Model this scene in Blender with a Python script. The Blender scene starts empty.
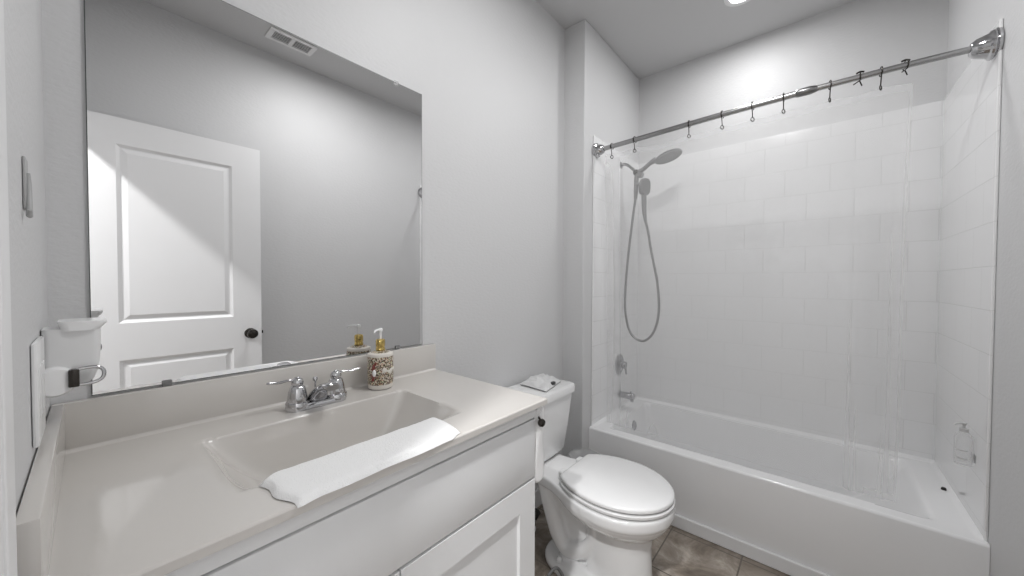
import bpy, bmesh, math, random
from mathutils import Vector, Matrix, noise
random.seed(4)
S = bpy.context.scene
C = S.collection
PI = math.pi

# ------------------------------------------------------------------ camera
cam_d = bpy.data.cameras.new('camera')
cam = bpy.data.objects.new('camera', cam_d); C.objects.link(cam)
CX, CY, CZ, YAW, PIT, ROL, FPX = .05807, -1.20383, 1.27993, -.70712, -.0199, .00336, 359.94
cy_, sy_, cp_, sp_ = math.cos(YAW), math.sin(YAW), math.cos(PIT), math.sin(PIT)
fw = Vector((cy_*cp_, -sy_*cp_, sp_)); rt = Vector((-sy_, -cy_, 0)); up = rt.cross(fw)
r2 = math.cos(ROL)*rt + math.sin(ROL)*up; u2 = -math.sin(ROL)*rt + math.cos(ROL)*up
M = Matrix((( r2.x, u2.x, -fw.x, CX), (r2.y, u2.y, -fw.y, CY), (r2.z, u2.z, -fw.z, CZ), (0, 0, 0, 1)))
cam.matrix_world = M
cam_d.sensor_width = 36; cam_d.sensor_fit = 'HORIZONTAL'; cam_d.lens = FPX/1024*36
cam_d.clip_start = .01
S.camera = cam

# ------------------------------------------------------------------ world, lights, exposure
w = bpy.data.worlds.new('world'); S.world = w; w.use_nodes = True
w.node_tree.nodes['Background'].inputs[0].default_value = (.75, .77, .8, 1)
w.node_tree.nodes['Background'].inputs[1].default_value = .3
S.view_settings.view_transform = 'Standard'; S.view_settings.look = 'None'
S.view_settings.gamma = 1; S.view_settings.use_curve_mapping = False
S.view_settings.exposure = 0.37

def area(name, loc, rot, sx, sy, power, col=(1, 1, 1), shape='RECTANGLE', spread=PI):
    l = bpy.data.lights.new(name, 'AREA'); l.shape = shape; l.size = sx; l.size_y = sy
    l.energy = power; l.color = col; l.spread = spread
    o = bpy.data.objects.new(name, l); C.objects.link(o); o.location = loc; o.rotation_euler = rot
    return o
def point(name, loc, r, power, col=(1, 1, 1)):
    l = bpy.data.lights.new(name, 'POINT'); l.shadow_soft_size = r; l.energy = power; l.color = col
    o = bpy.data.objects.new(name, l); C.objects.link(o); o.location = loc
    return o
HALL_W, CAN_W, ROOM_W = 46, 4.3, 10.0
area('hall_lamp_light', (-.75, -1.05, 2.74), (0, 0, 0), .12, .12, HALL_W, shape='DISK')
area('shower_can_light', (2.335, -.862, 2.795), (0, 0, 0), .15, .15, CAN_W, shape='DISK')
area('room_fill_light', (1.15, -.95, 2.795), (0, 0, 0), .3, .3, ROOM_W, shape='DISK', spread=math.radians(176))  # added unseen ceiling lamp that lifts the light of the whole room

# ------------------------------------------------------------------ materials
MATS = {}
def nodes(name):
    m = bpy.data.materials.new(name); m.use_nodes = True
    return m, m.node_tree, m.node_tree.nodes['Principled BSDF']
def setp(b, col=None, rough=.5, metal=0, coat=0, spec=None, trans=0):
    if col: b.inputs['Base Color'].default_value = (*col, 1)
    b.inputs['Roughness'].default_value = rough; b.inputs['Metallic'].default_value = metal
    b.inputs['Coat Weight'].default_value = coat
    b.inputs['Transmission Weight'].default_value = trans
    if spec is not None: b.inputs['Specular IOR Level'].default_value = spec
def mat(name, col, rough=.5, metal=0, coat=0, bump=0, bscale=60, spec=None, trans=0, stretch=(1, 1, 1), dist=.002, var=0, vscale=4):
    if name in MATS: return MATS[name]
    m, t, b = nodes(name); setp(b, col, rough, metal, coat, spec, trans)
    tc = t.nodes.new('ShaderNodeTexCoord'); mp = t.nodes.new('ShaderNodeMapping'); mp.inputs['Scale'].default_value = stretch
    t.links.new(tc.outputs['Object'], mp.inputs[0])
    if bump:
        n = t.nodes.new('ShaderNodeTexNoise'); n.inputs['Scale'].default_value = bscale; n.inputs['Detail'].default_value = 3
        bp = t.nodes.new('ShaderNodeBump'); bp.inputs['Strength'].default_value = bump; bp.inputs['Distance'].default_value = dist
        t.links.new(mp.outputs[0], n.inputs['Vector']); t.links.new(n.outputs['Fac'], bp.inputs['Height']); t.links.new(bp.outputs[0], b.inputs['Normal'])
    if var:
        n = t.nodes.new('ShaderNodeTexNoise'); n.inputs['Scale'].default_value = vscale; n.inputs['Detail'].default_value = 5
        cr = t.nodes.new('ShaderNodeMix'); cr.data_type = 'RGBA'
        cr.inputs['A'].default_value = (*[c*(1-var) for c in col], 1); cr.inputs['B'].default_value = (*[min(1, c*(1+var)) for c in col], 1)
        t.links.new(mp.outputs[0], n.inputs['Vector']); t.links.new(n.outputs['Fac'], cr.inputs['Factor']); t.links.new(cr.outputs['Result'], b.inputs['Base Color'])
    MATS[name] = m
    return m
WALL = mat('wall_paint', (.66, .66, .665), .5, bump=.35, bscale=55, dist=.003, stretch=(1, 1, 1.8))
CEIL = mat('ceiling_paint', (.62, .62, .625), .75, bump=.25, bscale=70)
WHITE = mat('white_semigloss', (.84, .84, .845), .35, spec=.4, bump=.03, bscale=20)
CAB = mat('cabinet_white', (.84, .845, .85), .38, spec=.4, bump=.02, bscale=15)
PORC = mat('porcelain', (.88, .88, .88), .10, coat=.5)
ACRYL = mat('tub_enamel', (.87, .87, .875), .13, coat=.3)
PLAST = mat('white_plastic', (.86, .86, .86), .22)
PLASTM = mat('matte_white_plastic', (.78, .78, .78), .4)
MARBLE = mat('cultured_marble', (.64, .615, .585), .16, coat=.4, var=.025, vscale=5)
CHROME = mat('chrome', (.56, .56, .57), .08, 1)
BCHROME = mat('bright_chrome', (.42, .42, .43), .1, 1)
HOOKG = mat('hook_grey', (.42, .42, .42), .5)
LGREY = mat('light_grey_plastic', (.55, .55, .55), .4)
NICKEL = mat('brushed_nickel', (.27, .27, .27), .28, 1)
STEEL = mat('rod_steel', (.42, .42, .42), .25, 1)
BRONZE = mat('dark_bronze', (.05, .045, .04), .22, .8)
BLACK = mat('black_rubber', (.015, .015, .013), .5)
GREY = mat('grey_rubber', (.20, .20, .20), .45)
TERRY = mat('terry_cloth', (.90, .90, .90), .95, bump=.6, bscale=420, dist=.003)
GOLD = mat('gold_metal', (.60, .45, .16), .25, 1)
CREAM = mat('cream_ceramic', (.72, .68, .63), .3)
RED = mat('red_brown_enamel', (.20, .04, .03), .3)
FOIL = mat('white_foil', (.72, .72, .72), .35, bump=.4, bscale=60, dist=.004)
INK = mat('dark_ink', (.05, .05, .05), .5)
DUCT_SHADE = mat('duct_shade', (.03, .03, .03), .8)  # near-black colour standing in for shade inside the duct
CAULK = mat('caulk', (.62, .62, .62), .5)
GALV = mat('mirror_edge', (.10, .11, .11), .3, .5)
LENS = None
def emis(name, col, s):
    m, t, b = nodes(name); setp(b, col, .4)
    b.inputs['Emission Color'].default_value = (*col, 1); b.inputs['Emission Strength'].default_value = s
    return m
LENS = emis('lamp_lens', (1, 1, 1), 6)
GLOBE = emis('lamp_globe', (1, 1, .98), 3)

m, t, b = nodes('mirror_silver'); setp(b, (.84, .84, .84), .0, 1); MIRROR = m

# leopard-like speckled print on the soap bottle
m, t, b = nodes('speckled_print'); b.inputs['Roughness'].default_value = .28
tc = t.nodes.new('ShaderNodeTexCoord'); v1 = t.nodes.new('ShaderNodeTexVoronoi'); v1.inputs['Scale'].default_value = 230
t.links.new(tc.outputs['Object'], v1.inputs['Vector'])
r1 = t.nodes.new('ShaderNodeValToRGB'); e = r1.color_ramp.elements
e[0].position = .0; e[0].color = (.03, .02, .015, 1); e[1].position = .74; e[1].color = (.66, .62, .54, 1)
r1.color_ramp.elements.new(.47).color = (.09, .05, .03, 1); r1.color_ramp.elements.new(.56).color = (.6, .52, .42, 1)
t.links.new(v1.outputs['Distance'], r1.inputs[0])
r2_ = t.nodes.new('ShaderNodeValToRGB'); r2_.color_ramp.interpolation = 'CONSTANT'; e = r2_.color_ramp.elements
e[0].color = (1, 1, 1, 1); e[1].position = .62; e[1].color = (.8, .95, .7, 1); r2_.color_ramp.elements.new(.82).color = (1, .75, .6, 1)
sp = t.nodes.new('ShaderNodeSeparateColor'); t.links.new(v1.outputs['Color'], sp.inputs[0]); t.links.new(sp.outputs[0], r2_.inputs[0])
mx = t.nodes.new('ShaderNodeMix'); mx.data_type = 'RGBA'; mx.blend_type = 'MULTIPLY'; mx.inputs['Factor'].default_value = 1
t.links.new(r1.outputs[0], mx.inputs['A']); t.links.new(r2_.outputs[0], mx.inputs['B']); t.links.new(mx.outputs['Result'], b.inputs['Base Color'])
LEO = m

def tile_mat(name, axis):
    m, t, b = nodes(name); b.inputs['Roughness'].default_value = .13; b.inputs['Coat Weight'].default_value = .3
    tc = t.nodes.new('ShaderNodeTexCoord'); sx = t.nodes.new('ShaderNodeSeparateXYZ'); cb = t.nodes.new('ShaderNodeCombineXYZ')
    t.links.new(tc.outputs['Object'], sx.inputs[0])
    a = t.nodes.new('ShaderNodeMath'); a.operation = 'ADD'; a.inputs[1].default_value = {'X': .07, 'Y': 4*.2032+.02}[axis]
    z = t.nodes.new('ShaderNodeMath'); z.operation = 'ADD'; z.inputs[1].default_value = -.1158
    t.links.new(sx.outputs[axis], a.inputs[0]); t.links.new(sx.outputs['Z'], z.inputs[0])
    t.links.new(a.outputs[0], cb.inputs[0]); t.links.new(z.outputs[0], cb.inputs[1])
    br = t.nodes.new('ShaderNodeTexBrick'); br.inputs['Scale'].default_value = 1; br.inputs['Brick Width'].default_value = .2032
    br.inputs['Row Height'].default_value = .1524; br.inputs['Mortar Size'].default_value = .0018; br.inputs['Mortar Smooth'].default_value = .4
    br.inputs['Color1'].default_value = (.84, .84, .845, 1); br.inputs['Color2'].default_value = (.85, .85, .855, 1); br.inputs['Mortar'].default_value = (.76, .76, .76, 1)
    br.offset = .5
    t.links.new(cb.outputs[0], br.inputs['Vector']); t.links.new(br.outputs['Color'], b.inputs['Base Color'])
    bp = t.nodes.new('ShaderNodeBump'); bp.invert = True; bp.inputs['Strength'].default_value = .5; bp.inputs['Distance'].default_value = .002
    t.links.new(br.outputs['Fac'], bp.inputs['Height']); t.links.new(bp.outputs[0], b.inputs['Normal'])
    return m
TILEX, TILEY = tile_mat('white_tile_side', 'X'), tile_mat('white_tile_back', 'Y')

m, t, b = nodes('stone_floor_tile'); b.inputs['Roughness'].default_value = .42
tc = t.nodes.new('ShaderNodeTexCoord'); mp = t.nodes.new('ShaderNodeMapping'); mp.inputs['Location'].default_value = (-1.68+.308*8, .642+.308*10, 0)
t.links.new(tc.outputs['Object'], mp.inputs[0])
br = t.nodes.new('ShaderNodeTexBrick'); br.offset = 0; br.inputs['Scale'].default_value = 1; br.inputs['Brick Width'].default_value = .308; br.inputs['Row Height'].default_value = .308
br.inputs['Mortar Size'].default_value = .0035; br.inputs['Mortar Smooth'].default_value = .2
t.links.new(mp.outputs[0], br.inputs['Vector'])
n1 = t.nodes.new('ShaderNodeTexNoise'); n1.inputs['Scale'].default_value = 5; n1.inputs['Detail'].default_value = 9; n1.inputs['Roughness'].default_value = .68; n1.inputs['Distortion'].default_value = .9
t.links.new(tc.outputs['Object'], n1.inputs['Vector'])
rm = t.nodes.new('ShaderNodeValToRGB'); e = rm.color_ramp.elements
e[0].position = .30; e[0].color = (.09, .072, .056, 1); e[1].position = .68; e[1].color = (.50, .445, .39, 1)
rm.color_ramp.elements.new(.47).color = (.21, .175, .142, 1); rm.color_ramp.elements.new(.56).color = (.30, .26, .22, 1)
t.links.new(n1.outputs['Fac'], rm.inputs[0])
mxm = t.nodes.new('ShaderNodeMix'); mxm.data_type = 'RGBA'; mxm.inputs['B'].default_value = (.14, .12, .10, 1)
t.links.new(br.outputs['Fac'], mxm.inputs['Factor']); t.links.new(rm.outputs[0], mxm.inputs['A']); t.links.new(mxm.outputs['Result'], b.inputs['Base Color'])
bp = t.nodes.new('ShaderNodeBump'); bp.invert = True; bp.inputs['Strength'].default_value = .5; bp.inputs['Distance'].default_value = .002
t.links.new(br.outputs['Fac'], bp.inputs['Height']); t.links.new(bp.outputs[0], b.inputs['Normal'])
FLOOR = m

def film(name, amount, edge, col=(.9, .9, .9), rough=.12):
    m, t, b = nodes(name); setp(b, col, rough)
    tr = t.nodes.new('ShaderNodeBsdfTransparent'); tr.inputs[0].default_value = (.99, .99, .99, 1)
    tl = t.nodes.new('ShaderNodeBsdfTranslucent'); tl.inputs[0].default_value = (*col, 1)
    mm = t.nodes.new('ShaderNodeMixShader'); mm.inputs[0].default_value = .6
    t.links.new(b.outputs[0], mm.inputs[1]); t.links.new(tl.outputs[0], mm.inputs[2])
    lw = t.nodes.new('ShaderNodeLayerWeight'); lw.inputs['Blend'].default_value = .3
    mr = t.nodes.new('ShaderNodeMapRange'); mr.inputs['To Min'].default_value = amount; mr.inputs['To Max'].default_value = edge
    t.links.new(lw.outputs['Facing'], mr.inputs['Value'])
    mix = t.nodes.new('ShaderNodeMixShader'); t.links.new(mr.outputs[0], mix.inputs[0])
    t.links.new(tr.outputs[0], mix.inputs[1]); t.links.new(mm.outputs[0], mix.inputs[2])
    t.links.new(mix.outputs[0], t.nodes['Material Output'].inputs[0])
    return m
VINYL = film('clear_vinyl', .25, .48, rough=.38)
HEM = film('clear_vinyl_hem', .28, .55, rough=.3)
CLEARP = film('clear_plastic', .12, .6)
BAG = film('thin_plastic_bag', .45, .9, (.75, .75, .75), .3)

# ------------------------------------------------------------------ helpers
def wloc(o):
    v = Vector(o.location)
    while o.parent: o = o.parent; v += Vector(o.location)
    return v
def obj(name, bm, mt, parent=None, smooth=True, mods=None, angle=40):
    """link the bmesh (built in world coordinates) as one mesh object; the origin is its parent's"""
    if parent is not None:
        bmesh.ops.translate(bm, verts=bm.verts, vec=-wloc(parent))
    bmesh.ops.recalc_face_normals(bm, faces=bm.faces)
    me = bpy.data.meshes.new(name); bm.to_mesh(me); bm.free()
    for mm in (mt if isinstance(mt, (list, tuple)) else [mt]): me.materials.append(mm)
    if smooth:
        me.polygons.foreach_set('use_smooth', [True]*len(me.polygons))
        try: me.set_sharp_from_angle(angle=math.radians(angle))
        except Exception: pass
    o = bpy.data.objects.new(name, me); C.objects.link(o)
    if parent is not None: o.parent = parent
    return o
def thing(name, label, cat, loc=(0, 0, 0), group=None):
    o = bpy.data.objects.new(name, None); C.objects.link(o); o.location = loc; o.empty_display_size = .05
    return tag(o, label, cat, group)
def tag(o, label, cat, group=None):
    o['label'] = label; o['category'] = cat
    if group: o['group'] = group
    return o
def struct(name, bm, mt, parent=None, smooth=False, label=None, **k):
    o = obj(name, bm, mt, parent, smooth, **k)
    if parent is None: o['kind'] = 'structure'
    if label: o['label'] = label
    return o
def box(bm, x0, x1, y0, y1, z0, z1, bev=0, seg=2, mi=0):
    vs = [bm.verts.new((x, y, z)) for x in (x0, x1) for y in (y0, y1) for z in (z0, z1)]
    fs = [bm.faces.new([vs[i] for i in f]) for f in ((0, 1, 3, 2), (4, 6, 7, 5), (0, 4, 5, 1), (2, 3, 7, 6), (0, 2, 6, 4), (1, 5, 7, 3))]
    for f in fs: f.material_index = mi
    bmesh.ops.recalc_face_normals(bm, faces=fs)
    if bev:
        es = list({e for f in fs for e in f.edges})
        bmesh.ops.bevel(bm, geom=es, offset=bev, segments=seg, affect='EDGES', profile=.5)
    return bm
def nb(*a, **k): return box(bmesh.new(), *a, **k)
def frame_of(d):
    d = Vector(d).normalized(); a = Vector((0, 0, 1)) if abs(d.z) < .9 else Vector((1, 0, 0))
    x = a.cross(d).normalized(); y = d.cross(x); return x, y, d
def ringloft(bm, rings, cap0=True, cap1=True, closed=False, mi=0):
    R = [[bm.verts.new(p) for p in r] for r in rings]; n = len(R[0]); fs = []
    rng = range(len(R)) if closed else range(len(R)-1)
    for i in rng:
        a, b_ = R[i], R[(i+1) % len(R)]
        for j in range(n): fs.append(bm.faces.new((a[j], a[(j+1) % n], b_[(j+1) % n], b_[j])))
    if not closed:
        if cap0: fs.append(bm.faces.new(R[0][::-1]))
        if cap1: fs.append(bm.faces.new(R[-1]))
    for f in fs: f.material_index = mi
    return bm
def lathe(bm, prof, origin=(0, 0, 0), axis=(0, 0, 1), n=40, cap0=True, cap1=True, mi=0):
    x, y, d = frame_of(axis); o = Vector(origin)
    rings = [[o + d*h + (x*math.cos(2*PI*k/n) + y*math.sin(2*PI*k/n))*max(r, 1e-4) for k in range(n)] for r, h in prof]
    return ringloft(bm, rings, cap0, cap1, mi=mi)
def catmull(pts, sub=8):
    P = [Vector(p) for p in pts]; P = [2*P[0]-P[1]] + P + [2*P[-1]-P[-2]]; out = []
    for i in range(1, len(P)-2):
        for k in range(sub):
            t_ = k/sub
            out.append(.5*((2*P[i]) + (-P[i-1]+P[i+1])*t_ + (2*P[i-1]-5*P[i]+4*P[i+1]-P[i+2])*t_*t_ + (-P[i-1]+3*P[i]-3*P[i+1]+P[i+2])*t_**3))
    out.append(P[-2]); return out
def tube(bm, pts, r, n=14, sub=8, flat=None, closed=False, mi=0):
    """r: number or list along the control points; flat: (side scale, up scale)"""
    if closed:
        P = [Vector(p) for p in pts]
    else:
        P = catmull(pts, sub) if sub > 1 else [Vector(p) for p in pts]
    N = len(P)
    if isinstance(r, (list, tuple)):
        rr = []
        for i in range(N):
            t_ = i/(N-1)*(len(r)-1); a = min(int(t_), len(r)-2); f = t_-a; rr.append(r[a]*(1-f)+r[a+1]*f)
    else: rr = [r]*N
    rings = []; ref = None
    for i, p in enumerate(P):
        d = (P[(i+1) % N]-P[i-1]) if closed else (P[min(i+1, N-1)]-P[max(i-1, 0)])
        d.normalize()
        if ref is None: ref = frame_of(d)[0]
        x = (ref - d*ref.dot(d)).normalized(); y = d.cross(x); ref = x
        fx, fy = flat or (1, 1)
        rings.append([p + (x*math.cos(2*PI*k/n)*fx + y*math.sin(2*PI*k/n)*fy)*rr[i] for k in range(n)])
    return ringloft(bm, rings, closed=closed, mi=mi)
def torus(bm, c, normal, R, r, n=24, m_=8, mi=0):
    x, y, d = frame_of(normal); c = Vector(c)
    return tube(bm, [c + (x*math.cos(2*PI*k/n) + y*math.sin(2*PI*k/n))*R for k in range(n)], r, n=m_, closed=True, mi=mi)
def ball(bm, c, r, sc=(1, 1, 1), u=20, v=12, mi=0):
    x = bmesh.ops.create_uvsphere(bm, u_segments=u, v_segments=v, radius=r)
    for q in x['verts']: q.co = Vector((q.co.x*sc[0], q.co.y*sc[1], q.co.z*sc[2])) + Vector(c)
    for q in {f for q in x['verts'] for f in q.link_faces}: q.material_index = mi
    return bm
def sst(a, b_, x):
    t_ = max(0, min(1, (x-a)/(b_-a))); return t_*t_*(3-2*t_)

# ------------------------------------------------------------------ dimensions
X0, XJ, XT, XB, YJ, W, ZC = 0, 1.9525, 2.0573, 2.783, -.14, -1.66, 2.812
DOOR_Y0, DOOR_Y1, DOOR_H = -.752, -1.53, 2.085

# ------------------------------------------------------------------ room shell
struct('floor', nb(-2.2, XB+.1, W-.5, .1, -.1, 0), FLOOR)
struct('ceiling', nb(-2.2, XB+.1, W-.5, .1, ZC, ZC+.1), CEIL)
struct('wall_left', nb(-.1, XJ, 0, .1, 0, ZC), WALL)
struct('wall_alcove', nb(XJ, XB+.1, YJ, .1, 0, ZC, bev=.006), WALL)
struct('wall_back', nb(XB, XB+.1, W-.1, YJ, 0, ZC), WALL)
struct('wall_right', nb(-.1, XB+.1, W-.1, W, 0, ZC), WALL)
bm = bmesh.new()
box(bm, -.1, 0, DOOR_Y0, 0, 0, ZC); box(bm, -.1, 0, W, DOOR_Y1, 0, ZC); box(bm, -.1, 0, DOOR_Y1, DOOR_Y0, DOOR_H, ZC)
struct('wall_front', bm, WALL)
struct('wall_hall_left', nb(-2.2, -.1, .0, .1, 0, ZC), WALL)
struct('wall_hall_right', nb(-2.2, -.1, W-.5, W-.4, 0, ZC), WALL)
struct('wall_hall_back', nb(-2.2, -2.1, W-.4, 0, 0, ZC), WALL)
# shower tile panels, with bullnose top and front edge
struct('wall_shower_left', nb(XT, XB+.012, YJ-.009, YJ, .375, 2.169, bev=.004), TILEX)
struct('wall_shower_back', nb(XB-.009, XB, W+.009, YJ-.009, .375, 2.169), TILEY)
struct('wall_shower_right', nb(XT, XB+.012, W, W+.009, .375, 2.169, bev=.004), TILEX)
# door casing and jamb
bm = bmesh.new()
for y0, y1 in ((DOOR_Y0, DOOR_Y0+.085), (DOOR_Y1-.085, DOOR_Y1)):
    box(bm, 0, .012, y0, y1, 0, DOOR_H+.085, bev=.003); box(bm, .0, .014, y0+.02, y1-.015, 0, DOOR_H+.07, bev=.003)
box(bm, 0, .012, DOOR_Y1-.085, DOOR_Y0+.085, DOOR_H, DOOR_H+.085, bev=.003)
box(bm, 0, .018, DOOR_Y1-.085, DOOR_Y0+.085, DOOR_H+.02, DOOR_H+.07, bev=.004)
box(bm, -.1, 0, DOOR_Y0-.012, DOOR_Y0, 0, DOOR_H, bev=.002); box(bm, -.1, 0, DOOR_Y1, DOOR_Y1+.012, 0, DOOR_H, bev=.002)
box(bm, -.1, 0, DOOR_Y1, DOOR_Y0, DOOR_H-.012, DOOR_H, bev=.002)
struct('trim_1', bm, WHITE, label='white door casing beside the camera')
# baseboards
def baseb(name, x0, x1, y0, y1):
    bm = bmesh.new(); box(bm, x0, x1, y0, y1, 0, .10, bev=.004); struct(name, bm, WHITE)
baseb('baseboard_left', .95, XJ, -.014, 0)
baseb('baseboard_alcove', XJ-.014, XJ, YJ, -.014)
baseb('baseboard_right', .02, 2.03, W, W+.014)
baseb('baseboard_front', 0, .014, W, DOOR_Y1-.085)
struct('trim_2', nb(2.018, 2.034, W, YJ, 0, .066, bev=.005), WHITE, label='white strip along the foot of the tub')

# ------------------------------------------------------------------ panelled slabs
def panelled(bm, o, ux, uz, n, wx, hz, th, panels, ins=.022, dep=.008, rise=.0, ins2=.03):
    """slab with moulded panels on the face looking along n; o = lower corner of that face"""
    o, ux, uz, n = Vector(o), Vector(ux), Vector(uz), Vector(n)
    xs = sorted({0, wx, *[p[0] for p in panels], *[p[1] for p in panels]}); zs = sorted({0, hz, *[p[2] for p in panels], *[p[3] for p in panels]})
    for side in (0, 1):
        nn = n if side == 0 else -n; off = o if side == 0 else o - n*th
        V = {(i, j): bm.verts.new(off + ux*x + uz*z) for i, x in enumerate(xs) for j, z in enumerate(zs)}
        for i in range(len(xs)-1):
            for j in range(len(zs)-1):
                cx_, cz_ = (xs[i]+xs[i+1])/2, (zs[j]+zs[j+1])/2
                q = [(i, j), (i+1, j), (i+1, j+1), (i, j+1)]
                if any(p[0] < cx_ < p[1] and p[2] < cz_ < p[3] for p in panels):
                    x0, x1, z0, z1 = xs[i], xs[i+1], zs[j], zs[j+1]
                    prev = [V[k] for k in q]
                    steps = [(ins, dep)] + ([(ins+ins2*.25, dep), (ins+ins2, dep-rise)] if rise else [])
                    for s_, d_ in steps:
                        cur = [bm.verts.new(off - nn*d_ + ux*a + uz*b_) for a, b_ in ((x0+s_, z0+s_), (x1-s_, z0+s_), (x1-s_, z1-s_), (x0+s_, z1-s_))]
                        for k in range(4): bm.faces.new((prev[k], prev[(k+1) % 4], cur[(k+1) % 4], cur[k]))
                        prev = cur
                    bm.faces.new(prev)
                else: bm.faces.new([V[k] for k in q])
        if side == 0: A = V
        else: B = V
    I, J = len(xs)-1, len(zs)-1
    bd = [(i, 0) for i in range(I)] + [(I, j) for j in range(J)] + [(i, J) for i in range(I, 0, -1)] + [(0, j) for j in range(J, 0, -1)]
    for k in range(len(bd)):
        a, b_ = bd[k], bd[(k+1) % len(bd)]
        bm.faces.new((A[a], A[b_], B[b_], B[a]))
    return bm

# the open door, hinged on the far jamb and seen in the mirror
DX0, DW, DZ0, DH = .022, .738, .012, 2.083
dr = panelled(bmesh.new(), (DX0, -1.50, DZ0), (1, 0, 0), (0, 0, 1), (0, 1, 0), DW, DH, .035,
              [(.125, .595, 1.045, 1.950), (.125, .595, .20, .855)], ins=.014, dep=.009, rise=.006, ins2=.026)
door = struct('door_1', dr, WHITE, label='white two-panel door standing open, seen in the mirror')
bm = bmesh.new()
for s in (1, -1):
    y = -1.50 if s > 0 else -1.535
    lathe(bm, [(.031, 0), (.031, .004), (.026, .009), (.012, .012), (.010, .030), (.014, .034), (.025, .040), (.029, .050), (.027, .060), (.018, .066), (.002, .068)], (.700, y, .950), (0, s, 0), n=32)
obj('door_knob', bm, BRONZE, door)['label'] = 'dark bronze round knob'
bm = bmesh.new(); box(bm, DX0+DW-.001, DX0+DW+.002, -1.530, -1.505, .92, .98, bev=.0008); box(bm, DX0+DW, DX0+DW+.012, -1.524, -1.511, .94, .96, bev=.003)
obj('latch', bm, BRONZE, door)
for hz in (.25, 1.05, 1.85):
    bm = bmesh.new(); lathe(bm, [(.006, 0), (.006, .09), (.004, .094)], (.016, -1.497, hz), n=12)
    obj('hinge', bm, NICKEL, door)

# ------------------------------------------------------------------ ceiling fixtures
def can_light(loc, label, rad=.075):
    t = thing('recessed_light', label, 'light', loc)
    x, y, z = loc
    bm = lathe(bmesh.new(), [(rad, .0), (rad+.02, .0), (rad+.018, -.004), (rad+.002, -.006), (rad-.006, -.002), (rad-.008, .004)], (x, y, z), cap0=False, cap1=False, n=48)
    obj('trim_ring', bm, PLAST, t)
    bm = lathe(bmesh.new(), [(rad-.005, .0), (rad-.010, -.003), (.001, -.004)], (x, y, z), n=48)
    obj('lens', bm, LENS, t)
can_light((2.335, -.862, ZC), 'round recessed downlight in the ceiling above the bathtub', .062)
can_light((1.15, -.95, ZC), 'added round ceiling light over the open floor, unseen, for room fill', .15)  # made-up fixture that goes with the added fill lamp
t = thing('recessed_light', 'round recessed downlight in the hallway ceiling', 'light', (-.75, -1.05, ZC))
obj('trim_ring', lathe(bmesh.new(), [(.09, 0), (.11, 0), (.105, -.006), (.088, -.004)], (-.75, -1.05, ZC), cap0=False, cap1=False), PLAST, t)
obj('lens', lathe(bmesh.new(), [(.09, 0), (.08, -.003), (.001, -.004)], (-.75, -1.05, ZC)), LENS, t)
# vent
t = thing('ceiling_vent', 'white two-panel louvred vent in the ceiling, seen in the mirror', 'vent', (.918, -1.41, ZC))
vx0, vx1, vy0, vy1 = .785, 1.050, -1.478, -1.342
bm = bmesh.new(); z0, z1 = ZC-.008, ZC-.0005
box(bm, vx0, vx1, vy0, vy0+.027, z0, z1, bev=.002); box(bm, vx0, vx1, vy1-.027, vy1, z0, z1, bev=.002)
box(bm, vx0, vx0+.027, vy0+.027, vy1-.027, z0, z1); box(bm, vx1-.027, vx1, vy0+.027, vy1-.027, z0, z1)
box(bm, .9175-.01, .9175+.01, vy0+.027, vy1-.027, z0, z1)
obj('frame', bm, PLAST, t)
obj('duct_shade_sheet', nb(vx0+.024, vx1-.024, vy0+.024, vy1-.024, ZC-.0025, ZC-.0015), DUCT_SHADE, t)  # flat dark sheet painting the shade between the louvres
for k in range(5):
    y = vy0+.038+k*.015
    for xa, xb in ((vx0+.027, .9075), (.9275, vx1-.027)):
        bm = nb(xa, xb, -.0020, .0020, -.0004, .0004); bmesh.ops.rotate(bm, verts=bm.verts, cent=(0, 0, 0), matrix=Matrix.Rotation(.7, 3, 'X'))
        bmesh.ops.translate(bm, verts=bm.verts, vec=(0, y, ZC-.0055)); obj('louvre', bm, PLASTM, t)
# ------------------------------------------------------------------ mirror
t = thing('wall_mirror', 'large frameless wall mirror above the vanity backsplash', 'mirror', (.484, 0, 1.026))
MX0, MX1, MZ0, MZ1 = .056, .912, 1.027, 2.010
obj('backing', nb(MX0, MX1, -.005, -.0005, MZ0, MZ1), GALV, t, smooth=False)
bm = bmesh.new(); vs = [bm.verts.new(p) for p in ((MX0+.0015, -.0056, MZ0+.0015), (MX1-.0015, -.0056, MZ0+.0015), (MX1-.0015, -.0056, MZ1-.0015), (MX0+.0015, -.0056, MZ1-.0015))]; bm.faces.new(vs)
obj('mirror_glass', bm, MIRROR, t, smooth=False)
for x, z in ((.175, 1.031), (.80, 1.031), (.798, 2.008), (.175, 2.008)):
    s = 1 if z > 1.5 else -1
    bm = nb(x-.009, x+.009, -.010, -.0058, z-.010, z+.006, bev=.002)
    if s > 0: lathe(bm, [(.004, 0), (.003, .003)], (x, -.010, z+.0), (0, -1, 0), n=12)
    obj('mirror_clip', bm, CLEARP if s > 0 else GREY, t)

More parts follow.
